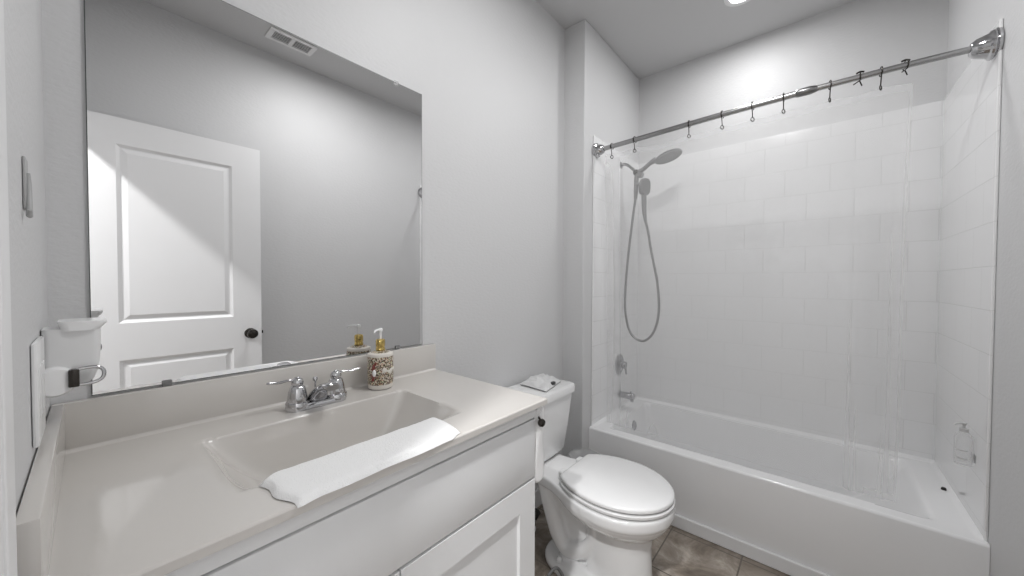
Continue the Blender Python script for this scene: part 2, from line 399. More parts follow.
# ------------------------------------------------------------------ vanity
CH, CD, CL = .919, -.572, .970
vt = thing('vanity_cabinet', 'white bathroom vanity cabinet under the sink counter', 'cabinet', (.475, -.28, 0))
bm = bmesh.new()
box(bm, .004, .022, -.52, -.004, .0, .901); box(bm, .914, .932, -.52, -.004, .0, .901); box(bm, .004, .932, -.52, -.004, .10, .12)
box(bm, .004, .045, -.53, -.51, .10, .901); box(bm, .89, .932, -.53, -.51, .10, .901)
box(bm, .004, .934, -.552, -.51, .866, .901); box(bm, .004, .932, -.53, -.51, .64, .69); box(bm, .004, .932, -.53, -.51, .10, .14)
box(bm, .004, .932, -.012, -.004, .10, .74)
obj('carcass', bm, CAB, vt)
obj('toe_kick', nb(.02, .916, -.47, -.455, 0, .10), CAB, vt)
obj('false_drawer_front', nb(.006, .932, -.552, -.531, .684, .8605, bev=.002), CAB, vt)
for x0, x1 in ((.006, .4655), (.4695, .932)):
    bm = panelled(bmesh.new(), (x0, -.552, .115), (1, 0, 0), (0, 0, 1), (0, -1, 0), x1-x0, .562, .021, [(.072, x1-x0-.072, .072, .487)], ins=.003, dep=.008)
    obj('door', bm, CAB, vt, smooth=False)

ct = thing('sink_countertop', 'beige cultured marble vanity top with a rectangular basin', 'countertop', (.485, -.28, .9))
# height field of the top with the integrated bowl
def lin(a, b_, n): return [a+(b_-a)*i/n for i in range(n+1)]
xs = lin(.0015, .213, 12)[:-1] + lin(.213, .722, 130)[:-1] + lin(.722, CL, 14)
ys = lin(-.0015, -.163, 9)[:-1] + lin(-.163, -.462, 100)[:-1] + lin(-.462, CD, 14)
def bowl(x, y):
    v = min(max((-.163-y)/.31, 0), 1)
    xl, xr = .213, .722
    a = max(0, min(1, (x-xl)/.165)); b_ = max(0, min(1, (xr-x)/.135)); c = max(0, min(1, (-.163-y)/.040)); d = max(0, min(1, (y+.462)/.13))
    f = lambda q, p: (1-(1-q)**p)
    z = .145*f(a, 1.7)*f(b_, 1.7)*f(c, 2.6)*f(d, 1.9)
    # softened rim
    return CH - z
bm = bmesh.new()
V = [[bm.verts.new((x, y, bowl(x, y))) for y in ys] for x in xs]
for i in range(len(xs)-1):
    for j in range(len(ys)-1): bm.faces.new((V[i][j], V[i+1][j], V[i+1][j+1], V[i][j+1]))
bd = [V[i][0] for i in range(len(xs))] + [V[-1][j] for j in range(1, len(ys))] + [V[i][-1] for i in range(len(xs)-2, -1, -1)] + [V[0][j] for j in range(len(ys)-2, 0, -1)]
lo = []
for v in bd: lo.append(bm.verts.new((v.co.x, v.co.y, .9015)))
for k in range(len(bd)): bm.faces.new((bd[k], lo[k], lo[(k+1) % len(bd)], bd[(k+1) % len(bd)]))
ed = [e_ for e_ in bm.edges if all(v in set(bd) for v in e_.verts) and len(e_.link_faces) == 2 and any(abs(f.normal.z) < .2 for f in e_.link_faces)]
bm.normal_update()
topo = obj('basin_top', bm, MARBLE, ct, angle=60)
bv = topo.modifiers.new('edge', 'BEVEL'); bv.width = .004; bv.segments = 3; bv.limit_method = 'ANGLE'; bv.angle_limit = math.radians(70)
bm = nb(.0015, CL-.002, -.020, -.0015, CH-.002, CH+.1035, bev=.003)
# cove where the splash meets the top
cv = [(-.0195, CH+.009)] + [(-.0195-.009*(1-math.cos(a*PI/8)), CH+.009*(1-math.sin(a*PI/8))) for a in range(1, 5)] + [(-.0285, CH-.001), (-.018, CH-.001)]
ringloft(bm, [[(x, y, z) for y, z in cv] for x in (.02, CL-.006)])
obj('backsplash', bm, MARBLE, ct)
bm = nb(.0015, .020, CD+.004, -.0195, CH-.002, CH+.1035, bev=.003)
obj('side_splash', bm, MARBLE, ct)
bm = lathe(bmesh.new(), [(.024, .000), (.024, .003), (.019, .004), (.017, .001), (.001, .001)], (.46, -.30, CH-.1455))
lathe(bm, [(.014, .0), (.014, .006), (.010, .009), (.001, .010)], (.46, -.30, CH-.1455))
obj('drain', bm, CHROME, ct)

# faucet
fx, fy = .4815, -.100
ft = thing('sink_faucet', 'chrome two-handle sink faucet behind the basin', 'faucet', (fx, fy, CH))
bm = bmesh.new()
# base plate: rounded bar
rings = []
for h, s in ((0, 1), (.006, 1), (.012, .93), (.016, .80)):
    r = []
    for k in range(40):
        a = 2*PI*k/40; cx_ = .052 if math.cos(a) > 0 else -.052
        r.append((fx+cx_+.028*s*math.cos(a), fy+.028*s*math.sin(a), CH+h))
    rings.append(r)
ringloft(bm, rings)
obj('base_plate', bm, CHROME, ft)
for s in (-1, 1):
    hx = fx+s*.0525
    bm = lathe(bmesh.new(), [(.0300, .006), (.0300, .020), (.0285, .023), (.0250, .024), (.0248, .034), (.0225, .050), (.0190, .062), (.0150, .067), (.0110, .069)], (hx, fy, CH), n=36)
    obj('handle_body', bm, CHROME, ft)
    bm = lathe(bmesh.new(), [(.011, .066), (.0150, .071), (.0155, .077), (.0125, .085), (.0060, .090), (.001, .091)], (hx, fy, CH), n=28)
    d = Vector((s*.985, .16 if s < 0 else -.10, .0)).normalized()
    p = Vector((hx, fy, CH+.081))
    tube(bm, [p+d*.006, p+d*.022+Vector((0, 0, .003)), p+d*.045+Vector((0, 0, .001)), p+d*.066+Vector((0, 0, .003)), p+d*.072+Vector((0, 0, .004))], [.0058, .0050, .0058, .0062, .0035], flat=(1.15, .62), n=16)
    obj('lever_handle', bm, CHROME, ft)
bm = bmesh.new()
rings = []
path = [(.010, .006, .028, .016), (-.006, .026, .027, .018), (-.034, .048, .0235, .0165), (-.064, .063, .021, .0130), (-.092, .070, .0195, .0110), (-.104, .0695, .0175, .0085)]
pts = [Vector((fx, fy+a, CH+b_)) for a, b_, _, _ in path]
P = catmull(pts, 6)
for i, p in enumerate(P):
    t_ = i/(len(P)-1)*(len(path)-1); a = min(int(t_), len(path)-2); f = t_-a
    hw = path[a][2]*(1-f)+path[a+1][2]*f; hh = path[a][3]*(1-f)+path[a+1][3]*f
    d = (P[min(i+1, len(P)-1)]-P[max(i-1, 0)]).normalized(); x = Vector((1, 0, 0)); y = d.cross(x)
    rings.append([p + x*hw*math.copysign(abs(math.cos(q))**.75, math.cos(q)) + y*hh*math.copysign(abs(math.sin(q))**.75, math.sin(q)) for q in [2*PI*k/24 for k in range(24)]])
ringloft(bm, rings)
lathe(bm, [(.011, 0), (.011, -.012), (.008, -.013)], (fx, fy-.092, CH+.062), n=20)
obj('spout', bm, CHROME, ft)
bm = tube(bmesh.new(), [(fx, fy+.016, CH+.010), (fx, fy+.016, CH+.070)], .0026, sub=1, n=8)
lathe(bm, [(.003, .064), (.0065, .068), (.0070, .074), (.005, .078), (.001, .079)], (fx, fy+.016, CH), n=16)
obj('lift_rod', bm, CHROME, ft)

# soap bottle
sx_, sy__ = .690, -.081
st = thing('soap_dispenser', 'speckled brown and cream pump soap bottle behind the sink', 'soap dispenser', (sx_, sy__, CH))
bm = lathe(bmesh.new(), [(.034, .0005), (.0385, .003), (.0400, .010), (.0400, .016)], (sx_, sy__, CH), n=48, cap1=False)
obj('foot_rim', bm, CREAM, st)['label'] = 'plain cream band at the foot'
bm = bmesh.new(); lathe(bm, [(.0405, .108), (.0410, .113), (.0395, .117), (.034, .1195), (.030, .1205)], (sx_, sy__, CH), n=48, cap0=False)
obj('shoulder_rim', bm, CREAM, st)['label'] = 'plain cream band at the shoulder'
bm = lathe(bmesh.new(), [(.0400, .016), (.0412, .020), (.0415, .060), (.0412, .104), (.0405, .108)], (sx_, sy__, CH), n=48, cap0=False, cap1=False)
lathe(bm, [(.031, .1200), (.024, .1235), (.0175, .1255)], (sx_, sy__, CH), n=48)
obj('bottle_body', bm, LEO, st)
bm = bmesh.new(); rg = []
for k in range(25):   # pale ribbon band wrapping the front right
    a = math.radians(-112+k*4.2); wob = .004*math.sin(k*.55)
    q = Vector((math.cos(a), math.sin(a), 0)); hgt = .0065+.003*math.sin(k*.8)
    c = Vector((sx_, sy__, CH+.062+wob))
    rg.append([c+q*.0410+Vector((0, 0, -hgt)), c+q*.0432+Vector((0, 0, -hgt*.7)), c+q*.0432+Vector((0, 0, hgt*.7)), c+q*.0410+Vector((0, 0, hgt))])
ringloft(bm, rg); obj('ribbon_band', bm, CREAM, st)
a = math.radians(-150); q = Vector((math.cos(a), math.sin(a), 0)); c = Vector((sx_, sy__, CH))+q*.0405
bm = ball(bmesh.new(), c+Vector((0, 0, .072)), .012, (.5, .5, 1.3)); ball(bm, c+Vector((0, 0, .050)), .011, (.6, .6, 1.0)); ball(bm, c+Vector((.004, -.004, .088)), .008, (.6, .6, .9)); ball(bm, c+Vector((-.002, .002, .036)), .007, (.6, .6, .8))
obj('red_motif', bm, RED, st)
bm = ball(bmesh.new(), c+q*.004+Vector((.002, -.003, .058)), .010, (.6, .6, 1.2)); obj('white_motif', bm, PLAST, st)
bm = lathe(bmesh.new(), [(.0140, .1245), (.0150, .128), (.0150, .134), (.0128, .137), (.0150, .140), (.0150, .158), (.0135, .163), (.0060, .165)], (sx_, sy__, CH), n=32)
obj('pump_collar', bm, GOLD, st)['label'] = 'gold collar'
d = Vector((-.85, -.5, 0)).normalized(); p = Vector((sx_, sy__, CH))
bm = lathe(bmesh.new(), [(.0042, .160), (.0042, .187), (.0068, .189), (.0075, .197), (.0058, .200), (.001, .201)], p, n=20)
tube(bm, [p+Vector((0, 0, .194)), p+d*.018+Vector((0, 0, .196)), p+d*.032+Vector((0, 0, .194)), p+d*.037+Vector((0, 0, .188))], [.0048, .0040, .0036, .0030], n=12)
obj('pump_head', bm, PLAST, st)['label'] = 'white nozzle'

# towel lying on the basin's front edge
def towel():
    bm = bmesh.new(); NX, NY = 70, 26
    def P(u, v):
        # u along the counter, v from the basin side to the front
        xl = .243 + .022*v + .004*math.sin(v*9); xr = .630 + .006*math.sin(PI*v) - .010*v
        x = xl+(xr-xl)*u
        yb = -.424 - .022*sst(.72, 1, u) - .044*(1-sst(0, .14, u)) + .004*math.sin(u*11); yf = -.5755 + .010*sst(.9, 1, u) + .0012*math.sin(u*15+1) - .006*(1-sst(0, .12, u))
        y = yb+(yf-yb)*v
        return x, y
    top, bot = [], []
    for i in range(NX+1):
        tr, br_ = [], []
        for j in range(NY+1):
            u, v = i/NX, j/NY; x, y = P(u, v)
            g = CH if y < -.462 else CH - .35*(CH-bowl(max(.25, min(.68, x)), y))
            edge = min(u*NX/3.0, (1-u)*NX/3.0, v*NY/3.2, (1-v)*NY/3.2, 1); th = .0125*math.sqrt(max(0, 1-(1-edge)**2))
            th *= 1+.10*noise.noise(Vector((x*22, y*22, 0)))
            dr_ = -.006*sst(.566, .5775, -y); tr.append(bm.verts.new((x, y, g+.002+th*(1-.35*v)+dr_*.5))); br_.append(bm.verts.new((x, y, g+.0008)) if 0 < i < NX and 0 < j < NY else tr[-1])
        top.append(tr); bot.append(br_)
    for i in range(NX):
        for j in range(NY):
            bm.faces.new((top[i][j], top[i+1][j], top[i+1][j+1], top[i][j+1]))
            q = [bot[i][j], bot[i][j+1], bot[i+1][j+1], bot[i+1][j]]
            try: bm.faces.new(q)
            except ValueError: pass
    return bm
tw = obj('hand_towel', towel(), TERRY, angle=80)
tag(tw, 'folded white terry towel laid along the front edge of the sink basin', 'towel')

# cloth on a dark hook at the cabinet's right corner
t = thing('hook', 'small dark round hook knob at the top right corner of the vanity', 'hook', (.932, -.545, .85))
bm = lathe(bmesh.new(), [(.009, 0), (.009, .002), (.004, .004), (.004, .012)], (.932, -.536, .862), (1, 0, 0), n=20)
tube(bm, [(.944, -.536, .862), (.950, -.545, .862), (.950, -.560, .852)], .0035, n=10); obj('hook_base', bm, BRONZE, t)
bm = lathe(bmesh.new(), [(.004, -.006), (.010, -.002), (.0125, .004), (.0110, .010), (.006, .013), (.001, .014)], (.946, -.562, .848), (-.3, -1, 0), n=24); obj('knob', bm, BRONZE, t)
bm = bmesh.new(); rg = []
for i in range(31):
    v = i/30; z = .894 - v*.236
    hx_ = .0255*min(1, .55+v*9, .6+(1-v)*14); hy_ = .030; r = []
    for k in range(28):
        a = 2*PI*k/28; c_, s_ = math.cos(a), math.sin(a)
        r.append((.959 + hx_*math.copysign(abs(c_)**.5, c_) + .0012*math.sin(v*11+k*.5), -.522 + hy_*math.copysign(abs(s_)**.5, s_) + .0012*math.sin(v*7+k), z + .004*c_*(1 if i in (0, 30) else 0)))
    rg.append(r)
ringloft(bm, rg)
tag(obj('wash_cloth', bm, TERRY, angle=80), 'white folded wash cloth hanging on the right side of the vanity beside the toilet', 'cloth')

# ------------------------------------------------------------------ things on the front wall (left edge of the picture)
t = thing('outlet', 'white wall outlet plate at the left edge above the counter side', 'outlet', (0, -.28, 1.13))
obj('cover_plate', nb(.0005, .007, -.350, -.235, 1.036, 1.187, bev=.003), PLAST, t)
obj('socket', nb(.0065, .008, -.330, -.300, 1.075, 1.15, bev=.001), PLASTM, t); obj('socket', nb(.0065, .008, -.285, -.255, 1.075, 1.15, bev=.001), PLASTM, t)
t = thing('wall_hook', 'small grey hook on the wall at the left edge, above the outlet', 'hook', (0, -.375, 1.40))
obj('hook_plate', nb(.0005, .003, -.392, -.360, 1.375, 1.445, bev=.001), HOOKG, t)
bm = tube(bmesh.new(), [(.003, -.375, 1.425), (.004, -.376, 1.41), (.005, -.385, 1.385), (.006, -.398, 1.365), (.007, -.405, 1.372)], [.003, .003, .003, .003, .002]); obj('hook_prong', bm, HOOKG, t)
# gadget with a shelf-like top and a chrome loop
gt = thing('wall_dispenser', 'white wall-mounted dispenser with a flat top lip and chrome loop, left of the mirror', 'dispenser', (0, -.17, 1.08))
def rrect(x0, x1, y0, y1, z, r=.012, n=6):
    out = []
    for cx_, cy__, a0 in ((x1-r, y1-r, 0), (x0+r, y1-r, PI/2), (x0+r, y0+r, PI), (x1-r, y0+r, 1.5*PI)):
        for k in range(n+1):
            a = a0+PI/2*k/n; out.append((cx_+r*math.cos(a), cy__+r*math.sin(a), z))
    return out
bm = ringloft(bmesh.new(), [rrect(.001, x, -.195, -.125, z, .010) for z, x in ((1.086, .030), (1.090, .050), (1.098, .060), (1.115, .0655), (1.14, .068), (1.165, .069), (1.185, .069), (1.192, .069))])
obj('body', bm, PLASTM, gt)
bm = ringloft(bmesh.new(), [rrect(.018+.004*(1.206-z)/.016, x, -.200, -.120, z, .012) for z, x in ((1.188, .066), (1.194, .072), (1.201, .077), (1.205, .076))])
obj('top_lip', bm, PLAST, gt)
bm = lathe(bmesh.new(), [(.026, 0), (.026, .010), (.022, .016), (.001, .017)], (.014, -.193, 1.102), (.2, -1, 0), n=32)
obj('side_knob', bm, PLAST, gt)
bm = bmesh.new(); ctr = Vector((.052, -.203, 1.107)); ux = Vector((1, .08, .05)).normalized()
lp = []
for k in range(32):
    a = 2*PI*k/32; lp.append(ctr + ux*(.020*math.copysign(abs(math.cos(a))**.8, math.cos(a))) + Vector((0, 0, 1))*.0145*math.copysign(abs(math.sin(a))**.8, math.sin(a)))
tube(bm, lp, .0030, n=10, closed=True)
obj('chrome_loop', bm, CHROME, gt)['label'] = 'chrome loop'
obj('loop_mount', nb(.030, .043, -.211, -.194, 1.090, 1.121, bev=.002), BRONZE, gt)['label'] = 'dark mount'

# ------------------------------------------------------------------ toilet
TX = 1.500
tt = thing('toilet', 'white two-piece toilet with its lid closed, between vanity and tub', 'toilet', (TX, -.40, 0))
def egg(cx_, yb, yf, hw, z, n=48, back=.62, pw=1.0):
    """outline from back yb to front yf, widest past the middle"""
    out = []; yc = yb + (yf-yb)*.47
    for k in range(n):
        a = 2*PI*k/n; c, s = math.cos(a), math.sin(a)
        if s >= 0:  # toward the back (squarer)
            x = c*hw; y = min(yb, yc + (yb+.055-yc)*abs(s))
        else:
            x = c*hw; y = yc + (yf-yc)*abs(s)
        out.append((cx_+x, y, z))
    return out
bm = bmesh.new()
prof = [(.0, -.46, -.722, .100), (.03, -.46, -.720, .097), (.10, -.455, -.710, .091), (.20, -.45, -.706, .091), (.25, -.445, -.712, .097), (.268, -.43, -.724, .115), (.285, -.40, -.745, .148), (.31, -.37, -.765, .180), (.335, -.345, -.780, .198), (.36, -.34, -.785, .203)]
ringloft(bm, [egg(TX, yb, yf, hw, z) for z, yb, yf, hw in prof])
# rim that runs back into the deck under the tank
def pear(o_, z):
    out = []
    for k in range(49):
        a = PI + PI*k/48; out.append((TX+(.206-o_)*math.cos(a), -.56+(.229-o_)*math.sin(a), z))
    side = ((.200, -.50), (.183, -.44), (.158, -.376), (.130, -.31), (.118, -.25), (.115, -.17), (.114, -.09), (.100, -.055))
    for x, y in side: out.append((TX+x-o_, y, z))
    for x, y in side[::-1]: out.append((TX-x+o_, y, z))
    return out
ringloft(bm, [pear(q, z) for z, q in ((.338, .016), (.346, .004), (.356, 0), (.384, 0), (.391, .003), (.3935, .010))])
# rear deck that carries the tank
ringloft(bm, [[(TX+x*s, -.205+y*q, z) for x, y in [(.112*math.copysign(abs(math.cos(a))**.45, math.cos(a)), .150*math.copysign(abs(math.sin(a))**.45, math.sin(a))) for a in [2*PI*k/40 for k in range(40)]]] for z, s, q in ((.315, .70, .9), (.33, .86, 1), (.345, .95, 1), (.378, 1, 1), (.385, .97, .98))])
# trapway on the sides and back column
ringloft(bm, [[(TX+hw*math.copysign(abs(math.cos(a))**.7, math.cos(a)), yc+hy*math.copysign(abs(math.sin(a))**.7, math.sin(a)), z) for a in [2*PI*k/36 for k in range(36)]] for z, hw, yc, hy in ((.0, .045, -.38, .13), (.10, .045, -.38, .14), (.2, .048, -.40, .15), (.29, .070, -.34, .14), (.345, .10, -.27, .17))])
for s in (-1, 1):
    tube(bm, [(TX+s*.085, -.50, .30), (TX+s*.066, -.49, .19), (TX+s*.060, -.44, .11), (TX+s*.060, -.36, .075), (TX+s*.064, -.315, .12), (TX+s*.068, -.290, .19), (TX+s*.070, -.262, .27), (TX+s*.075, -.24, .345)], [.024, .024, .032, .036, .037, .038, .038, .034], n=16)
# foot flange
ringloft(bm, [[(TX+(.148*w_)*math.copysign(abs(math.cos(a))**.8, math.cos(a)), -.425+(.195*w_)*math.copysign(abs(math.sin(a))**.8, math.sin(a)), z) for a in [2*PI*k/40 for k in range(40)]] for z, w_ in ((0, 1), (.022, 1), (.032, .96), (.040, .88))])
bo = obj('bowl', bm, PORC, tt)
rmod = bo.modifiers.new('blend', 'REMESH'); rmod.mode = 'VOXEL'; rmod.voxel_size = .0055; rmod.use_smooth_shade = True
smod = bo.modifiers.new('soften', 'SMOOTH'); smod.factor = .5; smod.iterations = 4
for s in (-1, 1):
    bm = lathe(bmesh.new(), [(.013, .034), (.013, .046), (.011, .053), (.006, .057), (.001, .058)], (TX+s*.108, -.345, 0), n=20); obj('bolt_cap', bm, PORC, tt)
def rloop(cx_, yb, yf, hw, z): return egg(cx_, yb, yf, hw, z, n=64)
bm = ringloft(bmesh.new(), [rloop(TX, -.350-i_, -.790+i_, .200-i_, z) for z, i_ in ((.3995, .005), (.402, .001), (.411, 0), (.4150, .004))])
obj('seat', bm, PLAST, tt)
bm = ringloft(bmesh.new(), [rloop(TX, -.354-i_, -.788+i_, .198-i_, z) for z, i_ in ((.4215, .004), (.4235, .001), (.433, 0), (.4375, .003), (.4405, .012), (.4430, .05), (.4440, .10))])
obj('lid', bm, PLAST, tt)
for sx2, yy in ((-.11, -.45), (.11, -.45), (-.09, -.66), (.09, -.66)):
    obj('bumper', nb(TX+sx2-.01, TX+sx2+.01, yy-.012, yy+.012, .3925, .4222, bev=.002), GREY, tt)
for s in (-1, 1):
    bm = nb(TX+s*.075-.020, TX+s*.075+.020, -.358, -.326, .386, .430, bev=.008, seg=3); obj('hinge', bm, PLAST, tt)
def trect(hw, y0, y1, z, r=.035, bulge=0):
    o = rrect(TX-hw, TX+hw+.004, y0, y1, z, r, 8)
    return [(x, y - bulge*max(0, 1-((x-TX)/hw)**2)*(1 if y < (y0+y1)/2 else 0), z_) for x, y, z_ in o]
bm = ringloft(bmesh.new(), [trect(h, y0, -.022, z, .04, .016) for z, h, y0 in ((.402, .140, -.180), (.406, .156, -.198), (.425, .164, -.208), (.55, .182, -.220), (.700, .200, -.232), (.705, .200, -.232))])
obj('tank', bm, PORC, tt)
bm = ringloft(bmesh.new(), [trect(h, y0, y1, z, .045, .012) for z, h, y0, y1 in ((.704, .206, -.236, -.016), (.708, .214, -.243, -.012), (.735, .215, -.244, -.012), (.743, .211, -.240, -.015), (.746, .202, -.232, -.022))])
obj('tank_lid', bm, PORC, tt)
bm = lathe(bmesh.new(), [(.014, 0), (.014, .006), (.008, .008)], (TX-.165, -.238, .655), (0, -1, 0), n=20); tube(bm, [(TX-.165, -.247, .655), (TX-.145, -.252, .652), (TX-.115, -.254, .646)], [.006, .006, .007], flat=(1.2, .6)); obj('flush_lever', bm, CHROME, tt)
obj('gasket', lathe(bmesh.new(), [(.06, .384), (.06, .404)], (TX, -.13, 0), n=24), BLACK, tt)

# wipes pack on the tank
bm = bmesh.new(); N = 22; A_, B_, C_, D_ = Vector((1.475, -.045, 0)), Vector((1.690, -.018, 0)), Vector((1.670, -.175, 0)), Vector((1.462, -.222, 0))
gt_, gb_ = [], []
for i in range(N+1):
    rt_, rb_ = [], []
    for j in range(N+1):
        u, v = i/N, j/N; p = (A_*(1-u)+B_*u)*(1-v)+(D_*(1-u)+C_*u)*v
        k = (min(1, 4.5*u*(1-u)+.02)*min(1, 4.5*v*(1-v)+.02))**.5
        hgt = .0048+.027*k*(1+.6*noise.noise(Vector((u*5, v*5, 3)))+.35*noise.noise(Vector((u*14, v*14, 7))))
        q = bm.verts.new((p.x, p.y, .7465+hgt)); rt_.append(q)
        rb_.append(q if i in (0, N) or j in (0, N) else bm.verts.new((p.x, p.y, .7472)))
    gt_.append(rt_); gb_.append(rb_)
for i in range(N):
    for j in range(N):
        bm.faces.new((gt_[i][j], gt_[i+1][j], gt_[i+1][j+1], gt_[i][j+1]))
        try: bm.faces.new((gb_[i][j], gb_[i][j+1], gb_[i+1][j+1], gb_[i+1][j]))
        except ValueError: pass
wp = tag(obj('wipes_pack', bm, FOIL, angle=70), 'crumpled white soft pack of wipes lying on the toilet tank lid', 'wipes pack')
obj('printed_mark', nb(1.545, 1.578, -.198, -.182, .757, .772, bev=.002), INK, wp)['label'] = 'small dark printed mark'

# floor items round the toilet
t = thing('waste_bin', 'small waste bin with a thin grey plastic liner between toilet tank and tub', 'bin', (1.82, -.235, 0))
bm = lathe(bmesh.new(), [(.068, .002), (.070, .004), (.088, .297), (.092, .302), (.089, .305), (.085, .300), (.066, .010), (.001, .009)], (1.82, -.235, 0), n=40); obj('bucket', bm, PLASTM, t)
bm = bmesh.new(); rg = []
for z, r, am in ((.215, .094, .004), (.26, .0965, .006), (.306, .0965, .007), (.316, .088, .006), (.300, .078, .004), (.20, .070, .006)):
    rg.append([(1.82+(r+am*noise.noise(Vector((math.cos(a)*4, math.sin(a)*4, z*30))))*math.cos(a), -.235+(r+am*noise.noise(Vector((math.cos(a)*4, math.sin(a)*4, z*30+5))))*math.sin(a), z+.5*am*math.sin(a*5)) for a in [2*PI*k/60 for k in range(60)]])
ringloft(bm, rg, cap0=False, cap1=False); obj('bin_liner', bm, BAG, t)['label'] = 'thin translucent liner'
bm = nb(1.26, 1.52, -.125, -.045, .004, .030, bev=.006); sc = thing('flat_box', 'flat white box on the floor behind the toilet base, beside the vanity', 'box', (1.39, -.085, 0))
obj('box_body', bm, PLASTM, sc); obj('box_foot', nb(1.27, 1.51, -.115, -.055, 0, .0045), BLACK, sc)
bm = bmesh.new(); ball(bm, (1.585, -.050, .020), .035, (1.6, .9, .55), 24, 14)
for v in bm.verts: v.co += .006*noise.noise_vector(v.co*40); v.co.z = max(v.co.z, .0008)
tag(obj('black_lump', bm, BLACK, angle=60), 'small black pouch on the floor against the wall behind the toilet', 'lump')  # low flattened black shape with an uneven surface
bm = tube(bmesh.new(), [(1.25, -.350, .007), (1.270, -.358, .035), (1.300, -.366, .060), (1.328, -.376, .062), (1.336, -.395, .040), (1.330, -.43, .012), (1.30, -.47, .007), (1.24, -.49, .007)], .0065, n=12)
tag(obj('rubber_cord', bm, GREY), 'grey looped cord standing on the floor at the foot of the toilet', 'cord')

# ------------------------------------------------------------------ bathtub
TY0, TY1, TX0, TX1, TH = YJ-.001, W+.001, 2.047, XB-.009, .384
bt = thing('bathtub', 'white alcove bathtub with a flat apron', 'bathtub', (2.41, -.90, 0))
xs = lin(TX0, TX1, 74); ys = lin(TY0, TY1, 150)
def tubz(x, y):
    # inner basin outline with rounded corners
    x0, x1, y0, y1 = TX0+.062, TX1-.062, TY0-.105, TY1+.115     # y0 near the faucet end
    a = max(0, x-x0)/.075; b_ = max(0, x1-x)/.070; c = max(0, y0-y)/.085; d = max(0, y-y1)/.36
    f = lambda q, p: 1-(1-min(1, q))**p
    z = TH - .315*f(a, 2.2)*f(b_, 2.2)*f(c, 2.2)*f(d, 1.9)
    # small lip at the walls
    lip = max(sst(TX1-.016, TX1-.006, x), sst(TY0-.016, TY0-.006, y), sst(-(TY1+.016), -(TY1+.006), -y))
    return z + .012*lip*sst(TX0+.012, TX0+.028, x)
bm = bmesh.new()
V = [[bm.verts.new((x, y, tubz(x, y))) for y in ys] for x in xs]
for i in range(len(xs)-1):
    for j in range(len(ys)-1): bm.faces.new((V[i][j], V[i+1][j], V[i+1][j+1], V[i][j+1]))
obj('basin', bm, ACRYL, bt, angle=75)
# apron: rounded top lip, slightly recessed panel
prof = [(TX0, TH), (TX0-.005, TH-.001), (TX0-.010, TH-.005), (TX0-.012, TH-.012), (TX0-.012, .066), (TX0-.012, 0), (TX0+.02, 0), (TX0+.02, TH-.002)]
bm = ringloft(bmesh.new(), [[(x, y, z) for x, z in prof] for y in (TY0, TY1)])
obj('apron', bm, ACRYL, bt)
px_ = 2.45
bm = lathe(bmesh.new(), [(.034, .0), (.034, .004), (.028, .010), (.010, .012), (.001, .012)], (px_, TY0-.112, .300), (0, -1, .25), n=32)
obj('overflow_plate', bm, BCHROME, bt)
obj('drain', lathe(bmesh.new(), [(.032, .0), (.030, .004), (.02, .005), (.001, .002)], (px_, TY0-.30, .0700), n=24), CHROME, bt)
# seam bead
bm = nb(TX0-.003, TX0+.004, W+.0005, W+.010, .384, .386); bm.free()

# tub spout, valve
tag(obj('tub_spout', (lambda bm: (lathe(bm, [(.026, 0), (.026, .006), (.022, .010), (.0225, .05), (.024, .085), (.0235, .105), (.018, .116), (.001, .118)], (px_, TY0, .492), (0, -1, 0), n=32), lathe(bm, [(.012, 0), (.012, -.018), (.010, -.022)], (px_, TY0-.100, .478), n=20), lathe(bm, [(.006, 0), (.006, .012), (.001, .014)], (px_, TY0-.092, .513), n=14), bm)[-1])(bmesh.new()), BCHROME), 'chrome tub spout on the tiled wall, below the shower valve', 'tub spout')
t = thing('shower_valve', 'round chrome shower valve plate with a lever on the tiled wall', 'shower valve', (px_, TY0, .70))
obj('escutcheon', lathe(bmesh.new(), [(.078, 0), (.078, .003), (.070, .010), (.040, .014), (.030, .016)], (px_, TY0, .700), (0, -1, 0), n=48), BCHROME, t)
bm = lathe(bmesh.new(), [(.026, .012), (.025, .045), (.021, .056), (.001, .058)], (px_, TY0, .700), (0, -1, 0), n=32)
tube(bm, [(px_, TY0-.046, .70), (px_-.006, TY0-.056, .675), (px_-.010, TY0-.062, .640)], [.010, .008, .006]); obj('lever', bm, BCHROME, t)

# shower head set
sh = thing('hand_shower_set', 'grey metal shower head and hand shower on an arm from the tiled wall', 'shower', (px_, TY0, 2.08))
bm = lathe(bmesh.new(), [(.030, 0), (.029, .004), (.018, .012), (.010, .014)], (px_, TY0, 2.080), (0, -1, 0), n=32)
tube(bm, [(px_, TY0-.005, 2.080), (px_, TY0-.035, 2.082), (px_, TY0-.065, 2.062), (px_, -.250, 2.018)], .0095, n=16)
obj('arm', bm, NICKEL, sh)
bm = ball(bmesh.new(), (px_, -.255, 2.010), .021, (1, 1, 1)); obj('diverter', bm, BRONZE, sh)['label'] = 'dark ball diverter'
bm = lathe(bmesh.new(), [(.017, -.020), (.019, -.012), (.019, .012), (.017, .020)], (px_, -.280, 1.990), (0, -1, -.3), n=24)
tube(bm, [(px_, -.262, 2.010), (px_, -.300, 2.022), (px_, -.345, 2.052), (px_, -.385, 2.068)], [.015, .014, .014, .020], n=18)
obj('connector', bm, NICKEL, sh)
nrm = Vector((.02, -.30, -1)).normalized(); hc = Vector((px_, -.460, 2.075))
bm = lathe(bmesh.new(), [(.020, -.020), (.050, -.015), (.080, -.004), (.085, .004), (.083, .009), (.080, .0105)], hc, nrm, n=56)
obj('rain_head', bm, NICKEL, sh)
bm = bmesh.new(); fx_, fy_, fd_ = frame_of(nrm)
lathe(bm, [(.080, .0100), (.078, .0125), (.001, .0130)], hc, nrm, n=48)
